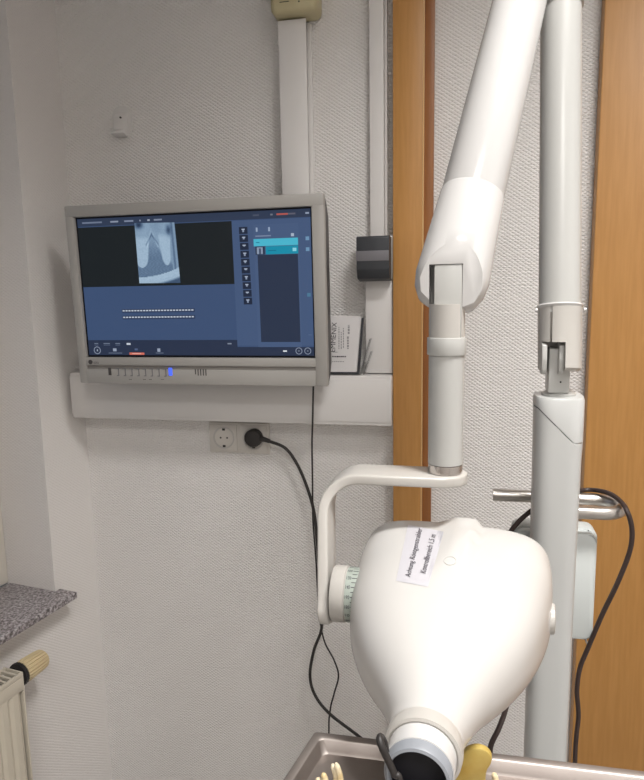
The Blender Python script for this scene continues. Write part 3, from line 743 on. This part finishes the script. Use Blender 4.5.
# cone
def along(s): return T0 + ax * (L * s)
bm = bmesh.new(); lathe(bm, along(0), ax, [(.11 * L, .0290), (.082 * L, .0295), (.080 * L, .0310), (.083 * L, .0335), (.105 * L, .0343), (.125 * L, .0335), (.13 * L, .030)], 96, cap=(False, False))
xobj('cone_collar', bm, 'bracket', head)
bm = bmesh.new(); lathe(bm, along(0), ax, [(.10 * L, .0295), (.03 * L, .0290), (.028 * L, .0272)], 96, cap=(False, False)); xobj('cone', bm, 'enamel', head)
bm = bmesh.new(); lathe(bm, along(0), ax, [(.04 * L, .0284), (.006 * L, .0278), (.0, .0268), (-.001, .0245), (.0015, .0232), (.02, .0232)], 96, cap=(False, False)); xobj('cone_rim', bm, 'ring_grey', head)
bm = bmesh.new(); lathe(bm, along(0), ax, [(.003, .0233), (.018, .0225), (.0185, .001)], 64, cap=(False, True)); xobj('cone_opening', bm, 'inside', head)
# warning label
stk = bmesh.new()
quad = [(396, 581), (428, 587), (444, 532), (408, 525)]
def bil(u, v): 
    a = Vector(quad[0]).lerp(Vector(quad[1]), u); b = Vector(quad[3]).lerp(Vector(quad[2]), u); return a.lerp(b, v)
ng = 18; G = [[stk.verts.new(on_head(*bil(i / ng, j / ng), .0004)) for i in range(ng + 1)] for j in range(ng + 1)]
for j in range(ng):
    for i in range(ng): stk.faces.new((G[j][i], G[j][i + 1], G[j + 1][i + 1], G[j + 1][i]))
for s_txt, p0, p1, h in (('Achtung Röntgenstrahler', (412.0, 578.5), (424.0, 530), 7.0), ('Kontrollbereich 1,5 m', (426.5, 574.5), (436.8, 536), 6.6)):
    a = Vector(p0); b = Vector(p1); d = b - a; nn = Vector((d.y, -d.x)).normalized() * h
    def fn(u, v, a=a, d=d, nn=nn):
        q = a + d * u + nn * v; return on_head(q.x, q.y, .0011)
    add_text(stk, s_txt, fn, mi=1)
xobj('warning_sticker', stk, ['sticker', 'ink'], head, smooth=False)
# embossed ring mark on the ridge
q = on_head(450, 561, 0); pts = []
for k in range(25):
    a = 2 * PI * k / 24; pts.append(on_head(450 + 6.0 * math.cos(a), 561 + 4.2 * math.sin(a), .0002))
bm = bmesh.new(); tube(bm, pts, .00035, 6, raw=True); xobj('ring_mark', bm, 'enamel_grey', head)
# right-hand pivot cap
pc = T0 + ax * L * .83 + side * .1175 + up * .004
bm = bmesh.new(); lathe(bm, pc, side, [(-.01, .018), (.002, .018), (.003, .016), (.0035, .002)], 48); xobj('side_cap', bm, 'bracket', head)
# pivot with angle scale at the left
pv = T0 + ax * L * .83 + up * .004
pvs = PD(352, 592, .745); pd = (pv - pvs).normalized()
yk = Vector((xlB + th, TY - .075, P(336, 594, TY - .078).z)); pvx = Vector((pv.x - .10, yk.y + .006, yk.z))
pd = Vector((1, .0, .0))
bm = bmesh.new(); lathe(bm, yk, pd, [(-.002, .0335), (.0, .0345), (.0145, .0345), (.0155, .0325), (.0165, .0325)], 64); dial = xobj('pivot_hub', bm, 'bracket')
bm = bmesh.new(); lathe(bm, yk, pd, [(.0165, .0335), (.0345, .0335)], 64); xobj('angle_scale', bm, 'scale', dial)
bm = bmesh.new(); lathe(bm, yk, pd, [(.0345, .0345), (.0375, .0345), (.075, .0345)], 64); xobj('scale_ring', bm, 'bracket', dial)
bm = bmesh.new()
for k in range(36):
    a = 2 * PI * k / 36; rr = .0338; ca_, sa_ = math.cos(a), math.sin(a)
    for m_ in range(1):
        dz = .00035
        p1 = [yk + Vector((x, rr * math.cos(a + t_), rr * math.sin(a + t_))) for x, t_ in ((.024, -.012), (.0335 if k % 2 == 0 else .030, -.012), (.0335 if k % 2 == 0 else .030, .012), (.024, .012))]
        bm.faces.new([bm.verts.new(p) for p in p1])
    if k % 2 == 0:
        def fn(u, v, a=a): 
            t_ = a + (v - .5) * .13; return yk + Vector((.0175 + .0055 * u, .0339 * math.cos(t_), .0339 * math.sin(t_)))
        add_text(bm, str(((k * 10) % 190) or 10), fn)
xobj('scale_marks', bm, 'ink', dial, smooth=False)
# control box behind the column
bm = bmesh.new(); q0 = P(513, 526, -.605); q1 = P(593.5, 640, -.605)
prism(bm, [((q0.x + q1.x) / 2 + a, (q0.z + q1.z) / 2 + b) for a, b in rrect((q1.x - q0.x) / 2, (q0.z - q1.z) / 2, .016, 8)], 'y', -.600, -.560, bev=.005)
cbx = xobj('control_box', bm, 'box_grey')
bm = bmesh.new(); prism(bm, [((q0.x + q1.x) / 2 + a, (q0.z + q1.z) / 2 + b) for a, b in rrect((q1.x - q0.x) / 2 - .003, (q0.z - q1.z) / 2 - .003, .014, 8)], 'y', -.615, -.598, bev=.004); xobj('box_lid', bm, 'box_grey', cbx)
bm = bmesh.new(); box(bm, CX - .03, CX + .03, CY + .035, -.595, 1.0, 1.08, .002); xobj('box_bracket', bm, 'column')
bm = bmesh.new(); pe = P(590, 640, -.59); tube(bm, [pe + Vector((-.008, 0, .004)), pe + Vector((-.004, 0, -.006)), pe + Vector((.002, 0, -.006)), pe + Vector((.004, 0, .002))], .0018, 8); xobj('clip', bm, 'bracket', cbx)
# hairpin handle
zh = P(600, 513.2, -.630).z; bk = -.562; ft_ = -.630
hx = P(608, 503, -.6).x
pts = [Vector((P(493, 497, bk).x, bk, zh)), Vector((.12, bk, zh))]
cxx = hx - .014; rh = (bk - ft_) / 2
for k in range(13):
    a = PI / 2 - PI * k / 12; pts.append(Vector((cxx + rh * math.cos(a), (bk + ft_) / 2 + rh * math.sin(a), zh)))
pts += [Vector((.165, ft_, zh)), Vector((.145, ft_ - .012, zh))]
bm = bmesh.new(); tube(bm, pts, .0103, 20, raw=True); xobj('steel_handle', bm, 'steel')
# its black lead looped over the handle
o0 = Vector((.2, -.6, zh)); lc = empty('xray_lead', o0); tag(lc, 'dark brown coiled-free lead hung over the steel handle of the X-ray column', 'cable')
lc['label'] = 'dark brown lead looped over the steel handle beside the wooden door'
T_ = zh + .0135
pts = [P(490, 760, -.80), P(491, 745, -.80), P(499, 728, -.79), P(506, 708, -.76), P(512, 680, -.70), P(512, 640, -.66), P(503, 580, -.635), P(507, 541, -.630), P(517, 523.5, -.628), P(535, 508, -.622), P(556, 496, -.600),
       P(585, 490, -.553), P(605, 492, -.575), P(618, 499, -.607), P(627, 511, -.6385), P(632, 530, -.64), P(629.5, 552, -.638), P(617, 584, -.635), P(602, 615, -.625), P(588, 648, -.615), P(580, 668, -.61), P(577, 690, -.61), P(578.5, 715, -.61), P(576.5, 735, -.61), P(575, 760, -.61), P(574, 830, -.61), P(572, 1000, -.61)]
bm = bmesh.new(); tube(bm, [p - o0 for p in pts], .0038, 10); obj('cord', bm, 'brown_rubber', lc)

# ------------------------------------------------------------------ tray with its things
c0 = Vector((-.155, -1.022, 0)); tx = Vector((1, .018, 0)).normalized(); ty = Vector((-.014 / .0714, -.07 / .0714, 0)).normalized()
TRZ = 1.02
tr = empty('instrument_tray', (.03, -1.2, TRZ)); TO = Vector((.03, -1.2, TRZ)); tag(tr, 'stainless steel tray with raised rim in the foreground', 'tray')
Wt, Dt = .42, .34
def tp(a, b, z):  # a along tx, b along ty (towards the camera)
    return c0 + tx * a + ty * b + Vector((0, 0, z))
def tring(ins, z, r):
    out = []
    x0, x1, y0, y1 = ins, Wt - ins, ins, Dt - ins
    for cx_, cy_, a0 in ((x1 - r, y1 - r, 0), (x0 + r, y1 - r, 90), (x0 + r, y0 + r, 180), (x1 - r, y0 + r, 270)):
        for k in range(7):
            a = math.radians(a0 + 90 * k / 6); out.append(tp(cx_ + r * math.cos(a), cy_ + r * math.sin(a), z) - TO)
    return out
z = TRZ
R = [tring(.010, z - .024, .004), tring(.001, z - .012, .004), tring(0, z - .002, .003), tring(.0015, z, .003), tring(.0095, z, .003), tring(.011, z - .0012, .005), tring(.0145, z - .011, .006), tring(.0165, z - .0135, .007), tring(.030, z - .0145, .02)]
bm = bmesh.new(); rings(bm, R, cap=(True, True)); bmesh.ops.recalc_face_normals(bm, faces=bm.faces); obj('tray_pan', bm, 'tray', tr)
cc = tp(.26, .2, 0)
bm = bmesh.new(); cyl(bm, Vector((cc.x, cc.y, z - .03)) - TO, Vector((cc.x, cc.y, FL + .04)) - TO, .02, n=24); box(bm, cc.x - TO.x - .08, cc.x - TO.x + .08, cc.y - TO.y - .08, cc.y - TO.y + .08, z - .034 - TO.z, z - .024 - TO.z, .002)
obj('tray_support', bm, 'enamel_grey', tr)
bm = bmesh.new(); cyl(bm, Vector((cc.x, cc.y, FL)) - TO, Vector((cc.x, cc.y, FL + .045)) - TO, .17, .15, bev=.004, n=40); obj('stand_foot', bm, 'enamel_grey', tr)
TF = z - .0145
def tooth(px, py, name, prongs, label, d=None, base_r=.006):
    """ivory molar lying crown down: prongs are picture points of the root tips with height"""
    b = PZ(px, py, TF); e = empty(name, b); tag(e, label, 'tooth model', 'ivory tooth models in the tray')
    cr = bmesh.new(); bmesh.ops.create_uvsphere(cr, u_segments=20, v_segments=12, radius=1)
    for v in cr.verts:
        v.co = Vector((v.co.x * base_r, v.co.y * base_r, max(-.55, v.co.z) * base_r * .9 + base_r * .5))
    obj('crown', cr, 'ivory', e)
    for (qx, qy, yy, rr) in prongs:
        tip = P(qx, qy, b.y + yy) - b; st_p = Vector((tip.x * .45, tip.y * .3, base_r * .8)); mid = st_p.lerp(tip, .5) + Vector((.0012, 0, .001))
        r_ = bmesh.new(); tube(r_, [Vector((0, 0, base_r * .4)), st_p, mid, tip], lambda s, rr=rr: rr * (1.5 - .75 * s) * (1 if s < .93 else max(.35, 1 - (s - .93) * 8)), 14, step=8)
        obj('root', r_, 'ivory', e)
    return e
tooth(344, 796, 'tooth_model', [(332.3, 764, .002, .0037), (336, 763, -.001, .0035)], 'ivory tooth model with two upright roots at the left of the tray', base_r=.0085)
tooth(326, 796, 'tooth_model', [(316.5, 778, .001, .0033), (323, 773, .001, .0036)], 'ivory tooth model with short stubby roots leftmost in the tray', base_r=.008)
tooth(412, 806, 'tooth_model', [(411, 778, 0, .0026), (401, 780, 0, .0018)], 'ivory tooth tip just below the black cone opening', base_r=.006)
tooth(496, 792, 'tooth_model', [(493.5, 773, .0, .0034)], 'single ivory root right of the yellow plastic piece', base_r=.006)
# yellow translucent piece, standing on edge in the tray
yb = PZ(462, 800, TF); yy = yb.y
ye = empty('amber_plastic_tab', (yb.x, yy, TF)); tag(ye, 'yellow rounded plastic tab standing in the tray right of the cone', 'plastic tab')
out = [(446, 800), (448, 782), (455, 765), (462, 753), (468, 747.5), (477, 745.5), (486, 748), (491.5, 754), (491, 761), (487, 768), (485.5, 778), (486, 800)]
pp = [P(x, y, yy) for x, y in out]; pp = catmull([(p.x, 0, p.z) for p in pp], 5)
poly = [(p.x - yb.x, max(0.0005, p.z - TF)) for p in pp]
bm = bmesh.new()
n_ = len(poly); cxm = sum(p[0] for p in poly) / n_; czm = sum(p[1] for p in poly) / n_
layers = [(-.0045, .90), (-.0038, .97), (-.002, 1.0), (.002, 1.0), (.0038, .97), (.0045, .90)]
rings(bm, [[Vector((cxm + (p[0] - cxm) * s, y, max(.0003, czm + (p[1] - czm) * s))) for p in poly] for y, s in layers]); bmesh.ops.recalc_face_normals(bm, faces=bm.faces)
obj('tab_body', bm, 'yellow', ye)
# black instrument leaning on the rim
yv = T0.y - .02; bb = P(404, 800, yv); bb.z = TF; bi = empty('dental_probe', bb); tag(bi, 'black curved instrument standing up in front of the cone mouth', 'instrument')
bm = bmesh.new()
pts = [Vector((0, 0, .0035)), P(401, 790, yv) - bb, P(394.5, 774, yv) - bb, P(388, 760, yv) - bb, P(382, 747, yv) - bb, P(379.5, 739, yv + .003) - bb, P(381, 736.5, yv + .008) - bb, P(385, 742, yv + .011) - bb, P(387, 752, yv + .010) - bb]
tube(bm, pts, lambda s: .0020 + .0010 * math.sin(PI * min(1, s * 1.1)), 12)
box(bm, -.006, .012, -.006, .006, 0, .004, .001)
obj('probe_body', bm, 'rubber', bi)

# ------------------------------------------------------------------ ceiling lamps; the rear one is an added fill
for i, L_ in enumerate((LAMP, FILL_LAMP)):
    t = empty('ceiling_lamp', (L_[0], L_[1], ZC)); tag(t, ('flat white ceiling lamp above the tray', 'flat white fill lamp added on the ceiling behind the viewer')[i], 'lamp', None)
    fr = bmesh.new()
    for a in ((-.315, .315, -.165, -.152), (-.315, .315, .152, .165), (-.315, -.302, -.152, .152), (.302, .315, -.152, .152)): box(fr, *a, -.035, 0, .001)
    obj('lamp_frame', fr, 'enamel_grey', t)
    obj('lamp_diffuser', B(-.301, .301, -.151, .151, -.018, -.006), 'lamp', t)
